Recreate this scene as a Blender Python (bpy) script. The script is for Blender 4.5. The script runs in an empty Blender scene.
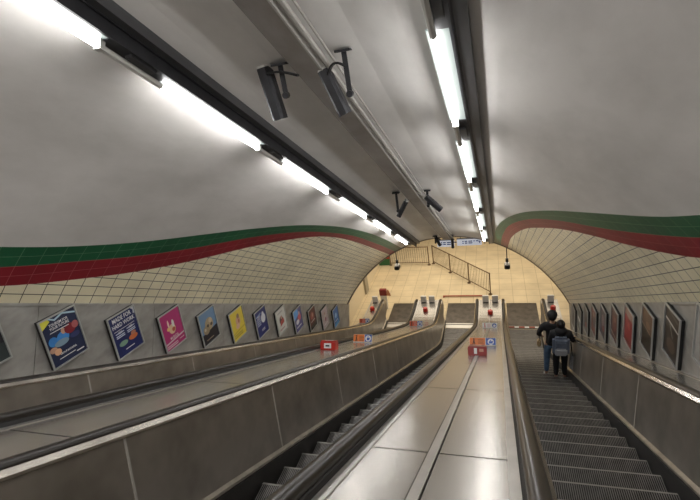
import bpy, bmesh, math, random
from math import sin, cos, pi, radians, sqrt, tan, atan2, degrees
from mathutils import Vector, Matrix
random.seed(7)
col = bpy.context.scene.collection
ZO = 11.15                                   # the concourse floor is z = 0
C30, S30, T30 = cos(pi/6), 0.5, tan(pi/6)

def W(x, h, l):                              # slope frame: across, square to the slope, down the slope
    return Vector((x, l*C30 + h*S30, -l*S30 + h*C30 + ZO))
DS = Vector((0, C30, -S30)); DN = Vector((0, S30, C30)); DX = Vector((1, 0, 0))

# ---------------------------------------------------------------- materials
MATS = {}
def mat(name, color, rough=0.5, metal=0.0, var=0.0, scale=3.0, stretch=(1, 1, 1), color2=None, emit=None, es=0, bump=0.0, spec=0.5, coat=0.0):
    if name in MATS: return MATS[name]
    m = bpy.data.materials.new(name); m.use_nodes = True
    nt = m.node_tree; b = nt.nodes['Principled BSDF']
    b.inputs['Base Color'].default_value = (*color, 1)
    b.inputs['Roughness'].default_value = rough; b.inputs['Metallic'].default_value = metal
    b.inputs['Specular IOR Level'].default_value = spec
    if coat: b.inputs['Coat Weight'].default_value = coat
    if emit:
        b.inputs['Emission Color'].default_value = (*emit, 1); b.inputs['Emission Strength'].default_value = es
    if var or color2:
        tc = nt.nodes.new('ShaderNodeTexCoord'); mp = nt.nodes.new('ShaderNodeMapping'); mp.inputs['Scale'].default_value = stretch
        nz = nt.nodes.new('ShaderNodeTexNoise'); nz.inputs['Scale'].default_value = scale; nz.inputs['Detail'].default_value = 6; nz.inputs['Roughness'].default_value = 0.6
        nt.links.new(tc.outputs['Object'], mp.inputs['Vector']); nt.links.new(mp.outputs['Vector'], nz.inputs['Vector'])
        cr = nt.nodes.new('ShaderNodeValToRGB')
        c2 = color2 or tuple(c*(1-var) for c in color)
        cr.color_ramp.elements[0].position = 0.32; cr.color_ramp.elements[0].color = (*c2, 1)
        cr.color_ramp.elements[1].position = 0.62; cr.color_ramp.elements[1].color = (*color, 1)
        nt.links.new(nz.outputs['Fac'], cr.inputs['Fac']); nt.links.new(cr.outputs['Color'], b.inputs['Base Color'])
        mr = nt.nodes.new('ShaderNodeMapRange'); mr.inputs['To Min'].default_value = min(1, rough*1.35); mr.inputs['To Max'].default_value = rough*0.85
        if metal < .5: nt.links.new(nz.outputs['Fac'], mr.inputs['Value']); nt.links.new(mr.outputs['Result'], b.inputs['Roughness'])
        else: nz.inputs['Detail'].default_value = 3
        if bump:
            bp = nt.nodes.new('ShaderNodeBump'); bp.inputs['Strength'].default_value = bump; bp.inputs['Distance'].default_value = 0.02
            nt.links.new(nz.outputs['Fac'], bp.inputs['Height']); nt.links.new(bp.outputs['Normal'], b.inputs['Normal'])
    MATS[name] = m; return m

def tile_mat(name, c1, c2, mortar, bw, bh, ms, rough=0.25, offset=0.0, bump=0.3, hue=None, patch=None):
    m = bpy.data.materials.new(name); m.use_nodes = True
    nt = m.node_tree; b = nt.nodes['Principled BSDF']
    uv = nt.nodes.new('ShaderNodeUVMap'); uv.uv_map = 'UVMap'
    br = nt.nodes.new('ShaderNodeTexBrick'); br.offset = offset; br.squash = 1
    br.inputs['Scale'].default_value = 1; br.inputs['Color1'].default_value = (*c1, 1); br.inputs['Color2'].default_value = (*c2, 1)
    br.inputs['Mortar'].default_value = (*mortar, 1); br.inputs['Mortar Size'].default_value = ms; br.inputs['Mortar Smooth'].default_value = 0.2
    br.inputs['Brick Width'].default_value = bw; br.inputs['Row Height'].default_value = bh
    nt.links.new(uv.outputs['UV'], br.inputs['Vector'])
    nz = nt.nodes.new('ShaderNodeTexNoise'); nz.inputs['Scale'].default_value = 1.1; nz.inputs['Detail'].default_value = 4
    nt.links.new(uv.outputs['UV'], nz.inputs['Vector'])
    mr = nt.nodes.new('ShaderNodeMapRange'); mr.inputs['From Min'].default_value = .3; mr.inputs['From Max'].default_value = .7
    mr.inputs['To Min'].default_value = 0.82; mr.inputs['To Max'].default_value = 1.05
    nt.links.new(nz.outputs['Fac'], mr.inputs['Value'])
    mx = nt.nodes.new('ShaderNodeVectorMath'); mx.operation = 'SCALE'
    nt.links.new(br.outputs['Color'], mx.inputs[0]); nt.links.new(mr.outputs['Result'], mx.inputs['Scale'])
    nt.links.new(mx.outputs['Vector'], b.inputs['Base Color'])
    b.inputs['Roughness'].default_value = rough
    bp = nt.nodes.new('ShaderNodeBump'); bp.invert = True; bp.inputs['Strength'].default_value = bump; bp.inputs['Distance'].default_value = 0.01
    nt.links.new(br.outputs['Fac'], bp.inputs['Height']); nt.links.new(bp.outputs['Normal'], b.inputs['Normal'])
    MATS[name] = m; return m

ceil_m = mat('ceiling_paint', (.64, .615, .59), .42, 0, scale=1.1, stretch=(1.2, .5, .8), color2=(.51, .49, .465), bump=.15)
tile_m = tile_mat('cream_tile', (.90, .82, .60), (.84, .76, .54), (.05, .035, .025), .258, .1475, .006, .3)
green_m = tile_mat('green_band_tile', (.012, .105, .042), (.009, .085, .035), (.13, .26, .15), .258, .15, .0035, .42)
red_m = tile_mat('red_band_tile', (.26, .014, .024), (.215, .011, .019), (.42, .12, .12), .258, .15, .0035, .42)
floor_m = tile_mat('concourse_floor_tile', (.70, .58, .38), (.67, .55, .36), (.46, .37, .23), .6, .6, .012, .35, bump=.05)
conc_m = tile_mat('concourse_wall_tile', (.66, .56, .38), (.62, .52, .35), (.35, .28, .18), .15, .15, .01, .3)
mosaic_m = tile_mat('mosaic_strip', (.42, .36, .24), (.30, .26, .18), (.16, .13, .09), .06, .06, .01, .3)
dado_m = mat('dado_steel', (.42, .41, .385), .48, .5, scale=2.2, color2=(.28, .27, .25), stretch=(1, .8, 1.6))
trim_m = mat('trim_steel', (.42, .40, .37), .35, .7)
panel_m = mat('balustrade_steel', (.48, .44, .39), .34, .76, scale=1.8, color2=(.32, .29, .25))
skirt_m = mat('skirt_dark', (.03, .028, .026), .5, .3)
strip_m = mat('skirt_strip', (.52, .47, .40), .35, .8, scale=6, var=.3)
mould_m = mat('bronze_moulding', (.66, .615, .55), .22, .9, scale=5, var=.25)
rail_m = mat('handrail_rubber', (.022, .018, .015), .30, 0, spec=.45)
gap_m = mat('gap_black', (.012, .011, .011), .6)
deck_m = mat('deck_steel', (.58, .55, .51), .25, .8, scale=1.3, color2=(.50, .475, .44), stretch=(2, .5, .5))
cover_m = mat('cover_strip_steel', (.58, .555, .52), .34, .8, scale=4, var=.15)
gate_m = mat('light_grey_metal', (.74, .72, .67), .45, .1)
dark_m = mat('dark_grey_metal', (.040, .040, .045), .45, .4, scale=6, var=.3)
trunk_m = mat('trunking_grey', (.11, .11, .115), .45, .5, scale=2, var=.35, stretch=(1, .4, .4))
beam_m = mat('beam_grey', (.30, .27, .245), .5, .2, scale=1.6, color2=(.20, .178, .158), stretch=(1, .6, .6))
cond_m = mat('conduit_grey', (.42, .40, .37), .5, .1)
refl_m = mat('reflector_glow', (.085, .095, .09), .5, 0, emit=(.85, 1, .95), es=.30)  # dark base with a faint glow, in place of tube light on the reflector
tube_m = mat('tube_glow', (1, 1, 1), .4, 0, emit=(1, .985, .97), es=32)
cap_m = mat('lamp_cap_grey', (.60, .59, .56), .4, .3)
land_m = mat('landing_plate', (.17, .15, .13), .35, .8, scale=4, var=.35)
comb_m = mat('comb_aluminium', (.72, .70, .66), .35, .7)
frame_m = mat('poster_frame', (.50, .51, .50), .35, .5)
black_m = mat('black_plastic', (.012, .012, .013), .4)
white_m = mat('white_gloss', (.85, .85, .85), .35)
redp_m = mat('red_plastic', (.55, .03, .02), .3)
orange_m = mat('orange_vinyl', (.80, .22, .05), .4)
blue_m = mat('blue_vinyl', (.06, .13, .48), .4)
green_s = mat('green_vinyl', (.05, .35, .12), .4)
railb_m = mat('barrier_bronze', (.16, .105, .06), .4, .6)
joint_m = mat('joint_bead', (.62, .59, .54), .4, .4)
rust_m = mat('red_brown_paint', (.32, .07, .04), .5)

def step_material():
    m = bpy.data.materials.new('ribbed_step'); m.use_nodes = True
    nt = m.node_tree; b = nt.nodes['Principled BSDF']
    tc = nt.nodes.new('ShaderNodeTexCoord'); sp = nt.nodes.new('ShaderNodeSeparateXYZ')
    nt.links.new(tc.outputs['Object'], sp.inputs[0])
    mu = nt.nodes.new('ShaderNodeMath'); mu.operation = 'MULTIPLY'; mu.inputs[1].default_value = 1/0.0195
    nt.links.new(sp.outputs['X'], mu.inputs[0])
    fr = nt.nodes.new('ShaderNodeMath'); fr.operation = 'FRACT'; nt.links.new(mu.outputs[0], fr.inputs[0])
    cr = nt.nodes.new('ShaderNodeValToRGB'); e = cr.color_ramp.elements
    e[0].position = .42; e[0].color = (.008, .008, .008, 1); e[1].position = .55; e[1].color = (.26, .25, .24, 1)
    nt.links.new(fr.outputs[0], cr.inputs['Fac'])
    nz = nt.nodes.new('ShaderNodeTexNoise'); nz.inputs['Scale'].default_value = 7; nt.links.new(tc.outputs['Object'], nz.inputs['Vector'])
    mr = nt.nodes.new('ShaderNodeMapRange'); mr.inputs['To Min'].default_value = .35; mr.inputs['To Max'].default_value = 1.4
    nt.links.new(nz.outputs['Fac'], mr.inputs['Value'])
    vm = nt.nodes.new('ShaderNodeVectorMath'); vm.operation = 'SCALE'; nt.links.new(cr.outputs['Color'], vm.inputs[0]); nt.links.new(mr.outputs['Result'], vm.inputs['Scale'])
    nt.links.new(vm.outputs['Vector'], b.inputs['Base Color'])
    b.inputs['Roughness'].default_value = .38; b.inputs['Metallic'].default_value = .6
    bp = nt.nodes.new('ShaderNodeBump'); bp.inputs['Strength'].default_value = .5; bp.inputs['Distance'].default_value = .008
    nt.links.new(cr.outputs['Color'], bp.inputs['Height']); nt.links.new(bp.outputs['Normal'], b.inputs['Normal'])
    return m
step_m = step_material()
nose_m = mat('step_nose', (.33, .32, .30), .4, .6)

# ---------------------------------------------------------------- mesh helpers
def link(name, me, parent=None):
    o = bpy.data.objects.new(name, me); col.objects.link(o)
    if parent is not None: o.parent = parent
    return o
def obj(name, bm, m, parent=None, smooth=False, origin=None):
    """origin: world point that becomes the object's origin (only for unparented)"""
    bmesh.ops.recalc_face_normals(bm, faces=bm.faces)
    if origin is not None:
        bmesh.ops.translate(bm, verts=bm.verts, vec=-Vector(origin))
    me = bpy.data.meshes.new(name); bm.to_mesh(me); bm.free()
    for k in (m if isinstance(m, (list, tuple)) else [m]): me.materials.append(k)
    if smooth:
        for p in me.polygons: p.use_smooth = True
        try: me.set_sharp_from_angle(angle=radians(40))
        except Exception: pass
    o = link(name, me, parent)
    if origin is not None: o.location = origin
    return o
def tag(o, label=None, cat=None, group=None, kind=None):
    if label: o['label'] = label
    if cat: o['category'] = cat
    if group: o['group'] = group
    if kind: o['kind'] = kind
    return o
def empty(name, loc=(0, 0, 0), rot=None):
    o = bpy.data.objects.new(name, None); o.empty_display_size = .1; o.location = loc
    if rot is not None: o.matrix_world = Matrix.Translation(loc) @ rot.to_4x4()
    col.objects.link(o); return o
def copy_tree(o, parent=None):
    c = o.copy(); col.objects.link(c)
    if parent is not None: c.parent = parent
    for ch in list(o.children): copy_tree(ch, c)
    return c
def add_hex(bm, P, mi=0):
    v = [bm.verts.new(p) for p in P]
    for q in ((0, 1, 2, 3), (4, 5, 6, 7), (0, 1, 5, 4), (1, 2, 6, 5), (2, 3, 7, 6), (3, 0, 4, 7)):
        f = bm.faces.new([v[i] for i in q]); f.material_index = mi
def box(bm, c, s, R=None, mi=0):
    c = Vector(c); a = [Vector(((i)*s[0]/2, (j)*s[1]/2, (k)*s[2]/2)) for k in (-1, 1) for i, j in ((-1, -1), (1, -1), (1, 1), (-1, 1))]
    add_hex(bm, [c + (R @ p if R is not None else p) for p in a], mi)
def sbox(bm, x0, x1, h0, h1, l0, l1, mi=0):           # box in the slope frame
    add_hex(bm, [W(x0, h0, l0), W(x1, h0, l0), W(x1, h0, l1), W(x0, h0, l1), W(x0, h1, l0), W(x1, h1, l0), W(x1, h1, l1), W(x0, h1, l1)], mi)
def tube(bm, pts, r, n=8, mi=0, cap=True):
    pts = [Vector(p) for p in pts]; rings = []
    for i, p in enumerate(pts):
        d = (pts[min(i+1, len(pts)-1)] - pts[max(i-1, 0)]).normalized()
        a = d.cross(Vector((0, 0, 1)))
        if a.length < .05: a = d.cross(Vector((1, 0, 0)))
        a.normalize(); b = d.cross(a)
        rr = r[i] if isinstance(r, (list, tuple)) else r
        rings.append([bm.verts.new(p + a*rr*cos(2*pi*k/n) + b*rr*sin(2*pi*k/n)) for k in range(n)])
    for A, B in zip(rings, rings[1:]):
        for k in range(n):
            f = bm.faces.new((A[k], A[(k+1) % n], B[(k+1) % n], B[k])); f.material_index = mi
    if cap:
        for rg in (rings[0], rings[-1]):
            f = bm.faces.new(rg); f.material_index = mi
def sweep(bm, prof, path, closed=True, mi=0):
    """prof [(x,o)], path [(Y,Z,ny,nz)] in the vertical plane along the escalator"""
    rings = [[bm.verts.new((x, Y + ny*o, Z + nz*o)) for x, o in prof] for Y, Z, ny, nz in path]
    n = len(prof); rng = range(n) if closed else range(n-1)
    for A, B in zip(rings, rings[1:]):
        for k in rng:
            f = bm.faces.new((A[k], A[(k+1) % n], B[(k+1) % n], B[k])); f.material_index = mi
    if closed:
        bm.faces.new(rings[0]).material_index = mi; bm.faces.new(rings[-1]).material_index = mi
FLAT = -9.13
def base(Y, k=.35):
    m = -T30*Y
    return .5*(m + FLAT + sqrt((m-FLAT)**2 + k*k)) + ZO
YS = [-3.0 + .5*i for i in range(34)] + [14 + .2*i for i in range(19)]
YS = sorted(set(round(y, 3) for y in YS if y <= 17.6))
def path(v, Ys):                                       # vertical offset path; normals vertical
    return [(Y, base(Y)+v, 0, 1) for Y in Ys]
V = 1/C30

# ---------------------------------------------------------------- tunnel vault
CX, HW, TOP = -1.72, 3.97, 2.5
R_ = (HW*HW + TOP*TOP)/(2*TOP); CH = TOP - R_
THD = degrees(atan2(HW, -CH))
LEND = 17.0
def vp(th, l, dr=0): return W(CX + (R_+dr)*sin(radians(th)), CH + (R_+dr)*cos(radians(th)), l)
def interp(T, l):
    if l <= T[0][0]: return T[0][1]
    if l >= T[-1][0]: return T[-1][1]
    for i in range(len(T)-1):
        if T[i][0] <= l <= T[i+1][0]:
            p0 = T[max(i-1, 0)]; p1 = T[i]; p2 = T[i+1]; p3 = T[min(i+2, len(T)-1)]
            t = (l-p1[0])/(p2[0]-p1[0])
            m1 = (p2[1]-p0[1])/(p2[0]-p0[0])*(p2[0]-p1[0]); m2 = (p3[1]-p1[1])/(p3[0]-p1[0])*(p2[0]-p1[0])
            return (2*t**3-3*t*t+1)*p1[1] + (t**3-2*t*t+t)*m1 + (-2*t**3+3*t*t)*p2[1] + (t**3-t*t)*m2
LG = [(0, 57.5), (2.2, 56.5), (3.59, 54.6), (4.4, 53), (5.44, 49.9), (6.55, 45.4), (7.96, 39.1), (9.52, 32.5), (11.38, 27.2), (13.72, 24.3), (16.35, 23.7)]
LM = [(0, 61), (2.2, 60), (3.71, 58), (4.53, 56), (5.61, 53), (6.78, 48.5), (8.22, 41.5), (9.83, 34.9), (11.94, 29.9), (14.22, 28.2), (16.35, 27.5)]
LR = [(0, 63.2), (2.2, 62.6), (3.81, 61.2), (4.67, 59.5), (5.79, 56.5), (7.01, 51.7), (8.5, 44.2), (10.53, 35.2), (12.35, 32.0), (15.98, 30.7), (16.5, 30.6)]
RG = [(0, 59), (3, 57), (4.83, 52.2), (5.57, 50.1), (6.44, 46.7), (7.54, 41.7), (8.79, 35.6), (10.13, 29.9), (11.58, 25.8), (13.28, 23), (15.33, 21.6), (16.5, 21.3)]
RM = [(0, 61.5), (3, 60), (5.21, 54.8), (6.0, 52.5), (7.0, 48.9), (7.87, 45), (8.88, 39.6), (10.24, 33), (12.14, 27.6), (14.19, 25.4), (16.22, 24.6)]
RR = [(0, 63.4), (3, 62), (4.6, 59.2), (5.59, 57.4), (6.43, 54.9), (7.46, 50.8), (8.35, 46.4), (9.48, 40.8), (10.27, 37.5), (11.7, 32.5), (14.03, 28.9), (16.51, 27.9)]
ls = [-4 + .25*i for i in range(int((LEND+4)/.25)+1)]
def strip(name, fa, fb, n, m, uvmode, flat=False, dr=0):
    bm = bmesh.new(); uvl = bm.loops.layers.uv.new('UVMap'); G = []
    for l in ls:
        a, b = fa(l), fb(l); row = []
        for j in range(n+1):
            th = a + (b-a)*j/n
            if uvmode == 'arc': uv = (l, (THD - abs(th))*pi/180*R_)
            else: uv = (l, .3*j/n)
            row.append((bm.verts.new(vp(th, l, dr)), uv))
        G.append(row)
    for A, B in zip(G, G[1:]):
        for j in range(n):
            q = (A[j], A[j+1], B[j+1], B[j]); f = bm.faces.new([c[0] for c in q])
            for lp, c in zip(f.loops, q): lp[uvl].uv = c[1]
    me = bpy.data.meshes.new(name); bm.to_mesh(me); bm.free(); me.materials.append(m)
    if not flat:
        for p in me.polygons: p.use_smooth = True
    return tag(link(name, me), kind='structure')
# ceiling: smooth flanks, faceted crown panels
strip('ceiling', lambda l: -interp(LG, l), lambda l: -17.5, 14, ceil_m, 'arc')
strip('ceiling', lambda l: -17.5, lambda l: 19.5, 6, mat('crown_brightened_paint', (.86, .835, .81), .45, 0, scale=1.1, stretch=(1.2, .5, .8), color2=(.72, .70, .675)), 'arc', flat=True)  # crown colour raised to stand in for light missing between the tube rows
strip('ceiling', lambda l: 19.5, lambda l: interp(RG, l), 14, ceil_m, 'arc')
strip('trim_1', lambda l: -interp(LG, l), lambda l: -interp(LM, l), 3, green_m, 'band')
strip('trim_2', lambda l: -interp(LM, l), lambda l: -interp(LR, l), 3, red_m, 'band')
strip('wall_left', lambda l: -interp(LR, l), lambda l: -THD, 12, tile_m, 'arc')
strip('trim_3', lambda l: interp(RG, l), lambda l: interp(RM, l), 3, green_m, 'band')
strip('trim_4', lambda l: interp(RM, l), lambda l: interp(RR, l), 3, red_m, 'band')
strip('wall_right', lambda l: interp(RR, l), lambda l: THD, 12, tile_m, 'arc')
# portal edge
bm = bmesh.new(); rr = []
for j in range(61):
    th = -THD + 2*THD*j/60
    rr.append([bm.verts.new(vp(th, LEND, d)) for d in (-.02, .35)] + [bm.verts.new(vp(th, LEND+.12, d)) for d in (.35, -.02)])
for A, B in zip(rr, rr[1:]):
    for k in range(4): bm.faces.new((A[k], A[(k+1) % 4], B[(k+1) % 4], B[k]))
tag(obj('trim_5', bm, mat('portal_edge', (.14, .10, .07), .5)), kind='structure')
# dado cladding, down to below the decks, with panel joints
XL, XR = CX-HW, CX+HW
for nm, x, sgn in (('trim_6', XL, 1), ('trim_7', XR, -1)):
    bm = bmesh.new(); l = -4.0
    while l < LEND+.3:
        l2 = min(l+2.1, LEND+.3)
        sbox(bm, x - sgn*.06, x + sgn*.0, -1.5, 0.0, l+.004, l2-.004); l = l2
    sbox(bm, x - sgn*.02, x + sgn*.018, -.012, .022, -4, LEND)
    tag(obj(nm, bm, dado_m), kind='structure')

# ---------------------------------------------------------------- concourse beyond the portal
def quad_uv(name, P, uvs, m):
    bm = bmesh.new(); uvl = bm.loops.layers.uv.new('UVMap')
    f = bm.faces.new([bm.verts.new(p) for p in P])
    for lp, uv in zip(f.loops, uvs): lp[uvl].uv = uv
    me = bpy.data.meshes.new(name); bm.to_mesh(me); bm.free(); me.materials.append(m)
    return tag(link(name, me), kind='structure')
def plane(name, a, b, c, d, m):
    a, b, c, d = map(Vector, (a, b, c, d)); u = (b-a).length; v = (d-a).length
    return quad_uv(name, (a, b, c, d), ((0, 0), (u, 0), (u, v), (0, v)), m)
plane('floor', (-9.6, 15.9, -.004), (8, 15.9, -.004), (8, 29, -.004), (-9.6, 29, -.004), floor_m)
plane('wall_back', (-9.6, 29, 0), (8, 29, 0), (8, 29, 5.6), (-9.6, 29, 5.6), conc_m)
plane('wall_east', (8, 29, 0), (8, 16.5, 0), (8, 16.5, 5.6), (8, 29, 5.6), conc_m)
plane('wall_west', (-6.75, 15.5, 0), (-6.75, 23.9, 0), (-6.75, 23.9, 5.6), (-6.75, 15.5, 5.6), mat('cream_paint', (.72, .62, .44), .4))
plane('ceiling', (-9.6, 16.3, 5.6), (8, 16.3, 5.6), (8, 29, 5.6), (-9.6, 29, 5.6), mat('concourse_ceiling', (.7, .66, .6), .6))
plane('wall_recess', (-9.6, 23.9, .85), (-6.1, 23.9, .85), (-6.1, 23.9, 5.6), (-9.6, 23.9, 5.6), conc_m)
bm = bmesh.new(); box(bm, (-6.70, 20.6, 1.4), (.1, .5, 2.8))
tag(obj('trim_8', bm, mat('mosaic_column', (.40, .35, .25), .4, scale=30, color2=(.25, .22, .16))), kind='structure')
for nm, z0, z1, m in (('trim_9', 0, .42, mat('green_skirting', (.02, .11, .04), .35)), ('trim_10', .42, .85, mat('red_skirting', (.34, .03, .02), .35))):
    bm = bmesh.new(); box(bm, (-7.85, 23.95, (z0+z1)/2), (3.5, .12, z1-z0)); tag(obj(nm, bm, m), kind='structure')

# ---------------------------------------------------------------- escalators
HV = -.815*V            # handrail crown, vertical offset
YN = 17.78; RN = .40   # newel
def rail_path():
    P = []
    for Y in YS + [17.78]:
        sl = (base(Y+.02)-base(Y-.02))/.04; L = sqrt(1+sl*sl)
        P.append((Y, base(Y)+HV, -sl/L, 1/L))
    P[-1] = (YN, FLAT+ZO+HV, 0, 1)
    zc = FLAT+ZO+HV-RN
    for i in range(1, 13):
        a = pi/2 - i*radians(14)
        P.append((YN + RN*cos(a), zc + RN*sin(a), cos(a), sin(a)))
    return P
RP = rail_path()
def handrail_bm(xc):
    bm = bmesh.new(); prof = []
    for k in range(13):
        a = pi*k/12; prof.append((xc + .052*cos(a), -.028 + .036*sin(a)))
    prof += [(xc-.046, -.05), (xc+.046, -.05)]
    sweep(bm, prof, RP); return bm
def bal_bm(s):                # stainless inner panel with rounded newel, s = side sign
    bm = bmesh.new()
    top, bot = -.885*V, -1.60*V
    prof = [(s*.722, top), (s*.655, bot), (s*.70, bot), (s*.76, top)]
    sweep(bm, prof, path(0, YS))
    # newel disc
    zc = FLAT+ZO+HV-RN; ro = RN-.05
    out = [(17.6, FLAT+ZO+top)] + [(YN+ro*cos(a), zc+ro*sin(a)) for a in [radians(90-12*i) for i in range(16)]] + [(17.6, FLAT+ZO+bot+.0)]
    A = [bm.verts.new((s*.70, y, z)) for y, z in out]; B = [bm.verts.new((s*.77, y, z)) for y, z in out]
    bm.faces.new(A); bm.faces.new(B)
    for i in range(len(out)):
        j = (i+1) % len(out); bm.faces.new((A[i], A[j], B[j], B[i]))
    return bm
def joint_bm(s, l):
    bm = bmesh.new(); a, b, t = .655, .722, .02
    P = [W(s*(a-.005), -1.585, l+.16), W(s*(a+.01), -1.585, l+.16), W(s*(a+.01), -1.585, l+.16+t), W(s*(a-.005), -1.585, l+.16+t),
         W(s*(b-.005), -.893, l), W(s*(b+.01), -.893, l), W(s*(b+.01), -.893, l+t), W(s*(b-.005), -.893, l+t)]
    add_hex(bm, P); return bm
def step_bm():
    bm = bmesh.new(); d = .411; w = .585; prof = [(-d+.004, -.004), (-d+.004, -.03), (-.10, -.03), (-.06, -.34), (0, -.34)]
    riser = [(.0 - .045*sin(pi*t/2)*(1) , -.02-.30*t) for t in (0.15, .35, .6, .85, 1)]
    pts = [(-d+.004, 0), (-.03, 0), (-.002, -.012)] + riser + [(-.09, -.32), (-.12, -.03), (-d+.004, -.03)]
    A = [bm.verts.new((-w, y, z)) for y, z in pts]; B = [bm.verts.new((w, y, z)) for y, z in pts]
    bm.faces.new(A); bm.faces.new(B[::-1])
    for i in range(len(pts)):
        j = (i+1) % len(pts); f = bm.faces.new((A[i], A[j], B[j], B[i]))
        if i == 1: f.material_index = 1
    return bm
YCOMB = 17.25
def make_escalator():
    root = empty('escalator', (0, 0, 0))
    for s in (-1, 1):
        hr = obj('handrail', handrail_bm(s*.787), rail_m, root, smooth=True)
        p = obj('balustrade_panel', bal_bm(s), panel_m, root)
        for k in range(8): obj('panel_joint', joint_bm(s, .45+2.1*k), joint_m, p)
        bm = bmesh.new(); sweep(bm, [(s*.738, -.840*V), (s*.709, -.873*V), (s*.707, -.89*V), (s*.74, -.895*V), (s*.76, -.87*V)], path(0, YS))
        obj('moulding', bm, mould_m, root)
        bm = bmesh.new(); sweep(bm, [(s*.658, -1.585*V), (s*.618, -1.605*V), (s*.618, -1.63*V), (s*.66, -1.63*V)], path(0, YS))
        obj('skirt_trim', bm, strip_m, root)
        bm = bmesh.new(); sweep(bm, [(s*.606, -1.64*V), (s*.594, -2.25*V), (s*.65, -2.25*V), (s*.65, -1.64*V)], path(0, YS))
        obj('skirt_panel', bm, skirt_m, root)
        bm = bmesh.new(); sweep(bm, [(s*.765, -.855*V), (s*.825, -.862*V), (s*.842, -.875*V), (s*.856, -.905*V), (s*.856, -.99*V), (s*.765, -.99*V)], path(0, YS))
        obj('handrail_guide', bm, gap_m, root)
    # comb and landing plates
    bm = bmesh.new(); box(bm, (0, YCOMB+.12, -.012), (1.16, .24, .03))
    for k in range(40): box(bm, (-.565+.029*k, YCOMB-.03, -.014), (.010, .08, .018))
    obj('comb', bm, comb_m, root)
    bm = bmesh.new(); box(bm, (0, (YCOMB+.24+19.4)/2, -.02), (1.29, 19.4-YCOMB-.24, .045))
    for k in range(22): box(bm, (0, YCOMB+.32+k*.085, .004), (1.27, .02, .006))
    obj('landing_plate', bm, land_m, root)
    bm = bmesh.new(); box(bm, (0, YCOMB+.33, .008), (1.26, .07, .012)); obj('landing_strip', bm, comb_m, root)
    return root
esc = make_escalator()
sm = step_bm(); first = obj('step', sm, [step_m, nose_m], esc)
y = .35; k = 0; first.location = (0, y, base(y, .3)-2.02)
while y < YCOMB-.1:
    y += .411; c = first.copy(); col.objects.link(c); c.parent = esc; c.location = (0, y, base(y, .3)-2.02)
CS = (-4.36, -1.72, .92)
labs = ('escalator mostly hidden behind the grey deck, beside the wall with the colourful posters',
        'empty escalator between two steel decks, showing jagged step edges beside its tall side panel',
        'escalator with dark ribbed steps that carries the two passengers')
escs = [esc]
for i in (1, 2): escs.append(copy_tree(esc))
for e, cx, lb in zip(escs, CS, labs):
    e.location = (cx, 0, 0); tag(e, lb, 'escalator', 'escalators descending side by side')
for ch in escs[2].children:
    if ch.name.startswith(('comb', 'landing_strip')):
        ch.data = ch.data.copy(); ch.data.materials[0] = land_m
# red and white markers on the comb of the right-most escalator
bm = bmesh.new()
for k in range(6): box(bm, (-.53+.2*k+.04, YCOMB+.1, .016), (.22 if k % 2 == 0 else .17, .10, .014), mi=k % 2)
o = obj('comb_marking', bm, [rust_m, white_m], escs[2])

# decks between and beside the escalators
DH = -.905
def deck(name, x0, x1, label, cover, lead=0.0, end=True):
    root = empty(name, (0, 0, 0)); tag(root, label, 'deck', 'steel decks beside the escalators')
    v = DH*V
    segs = [lead + 2.2*k for k in range(-3, 8)]
    Yb = [l*C30 + DH*S30 for l in segs]; Yb = [y for y in Yb if y < 15.0] + [17.95 if end else 16.9]
    Yb[0] = -2.9
    cols = [(x0, x1)] if cover is None else [(x0, cover[0]), (cover[1], x1)]
    for a, b in zip(Yb, Yb[1:]):
        n = max(2, int((b-a)/.25)); ys = [a+.008+(b-a-.016)*i/n for i in range(n+1)]
        for c0, c1 in cols:
            bm = bmesh.new(); sweep(bm, [(c0+.004, v), (c1-.004, v), (c1-.004, v-.03), (c0+.004, v-.03)], path(0, ys)); obj('deck_panel', bm, deck_m, root)
    n = 70; ys = [-2.9 + (Yb[-1]+2.9)*i/n for i in range(n+1)]
    bm = bmesh.new(); sweep(bm, [(x0, v-.035), (x1, v-.035), (x1, v-.06), (x0, v-.06)], path(0, ys)); obj('deck_underlay', bm, gap_m, root)
    if cover:
        bm = bmesh.new(); sweep(bm, [(cover[0]-.001, v-.01), (cover[0]+.004, v+.006), (cover[1]-.006, v+.006), (cover[1]-.004, v-.01)], path(0, ys)); obj('cover_strip', bm, cover_m, root)
    for xx, s in ((x0, 1), (x1, -1)):
        bm = bmesh.new(); sweep(bm, [(xx-s*.002, v-.02), (xx-s*.002, v+.008), (xx+s*.055, v+.008), (xx+s*.055, v-.002), (xx+s*.05, v-.02)], path(0, ys)); obj('edge_trim', bm, cover_m, root)
    if end:
        bm = bmesh.new(); zt = FLAT+ZO+v
        box(bm, ((x0+x1)/2, 17.97, (zt)/2+.002), (x1-x0, .05, zt)); 
        box(bm, (x0+.02, 17.0, zt/2), (.03, 2.0, zt-.05)); box(bm, (x1-.02, 17.0, zt/2), (.03, 2.0, zt-.05))
        obj('end_panel', bm, gate_m, root)
    return root
e = .858
deck('escalator_deck', CS[1]+e, CS[2]-e, 'broad steel deck with a centre seam strip, between the empty and the occupied escalator', (-.455, -.39), lead=.72)
deck('escalator_deck', CS[0]+e, CS[1]-e, 'steel deck carrying the red box with a white label, seen at a low angle', None, lead=.3)
deck('escalator_deck', XL+.0, CS[0]-e, 'narrow steel deck along the foot of the wall with the colourful posters', None, lead=.3)
deck('escalator_deck', CS[2]+e, XR-.0, 'narrow dark deck strip under the framed posters beside the passengers', None, lead=.3)

ZD = FLAT+ZO+DH*V
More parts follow.
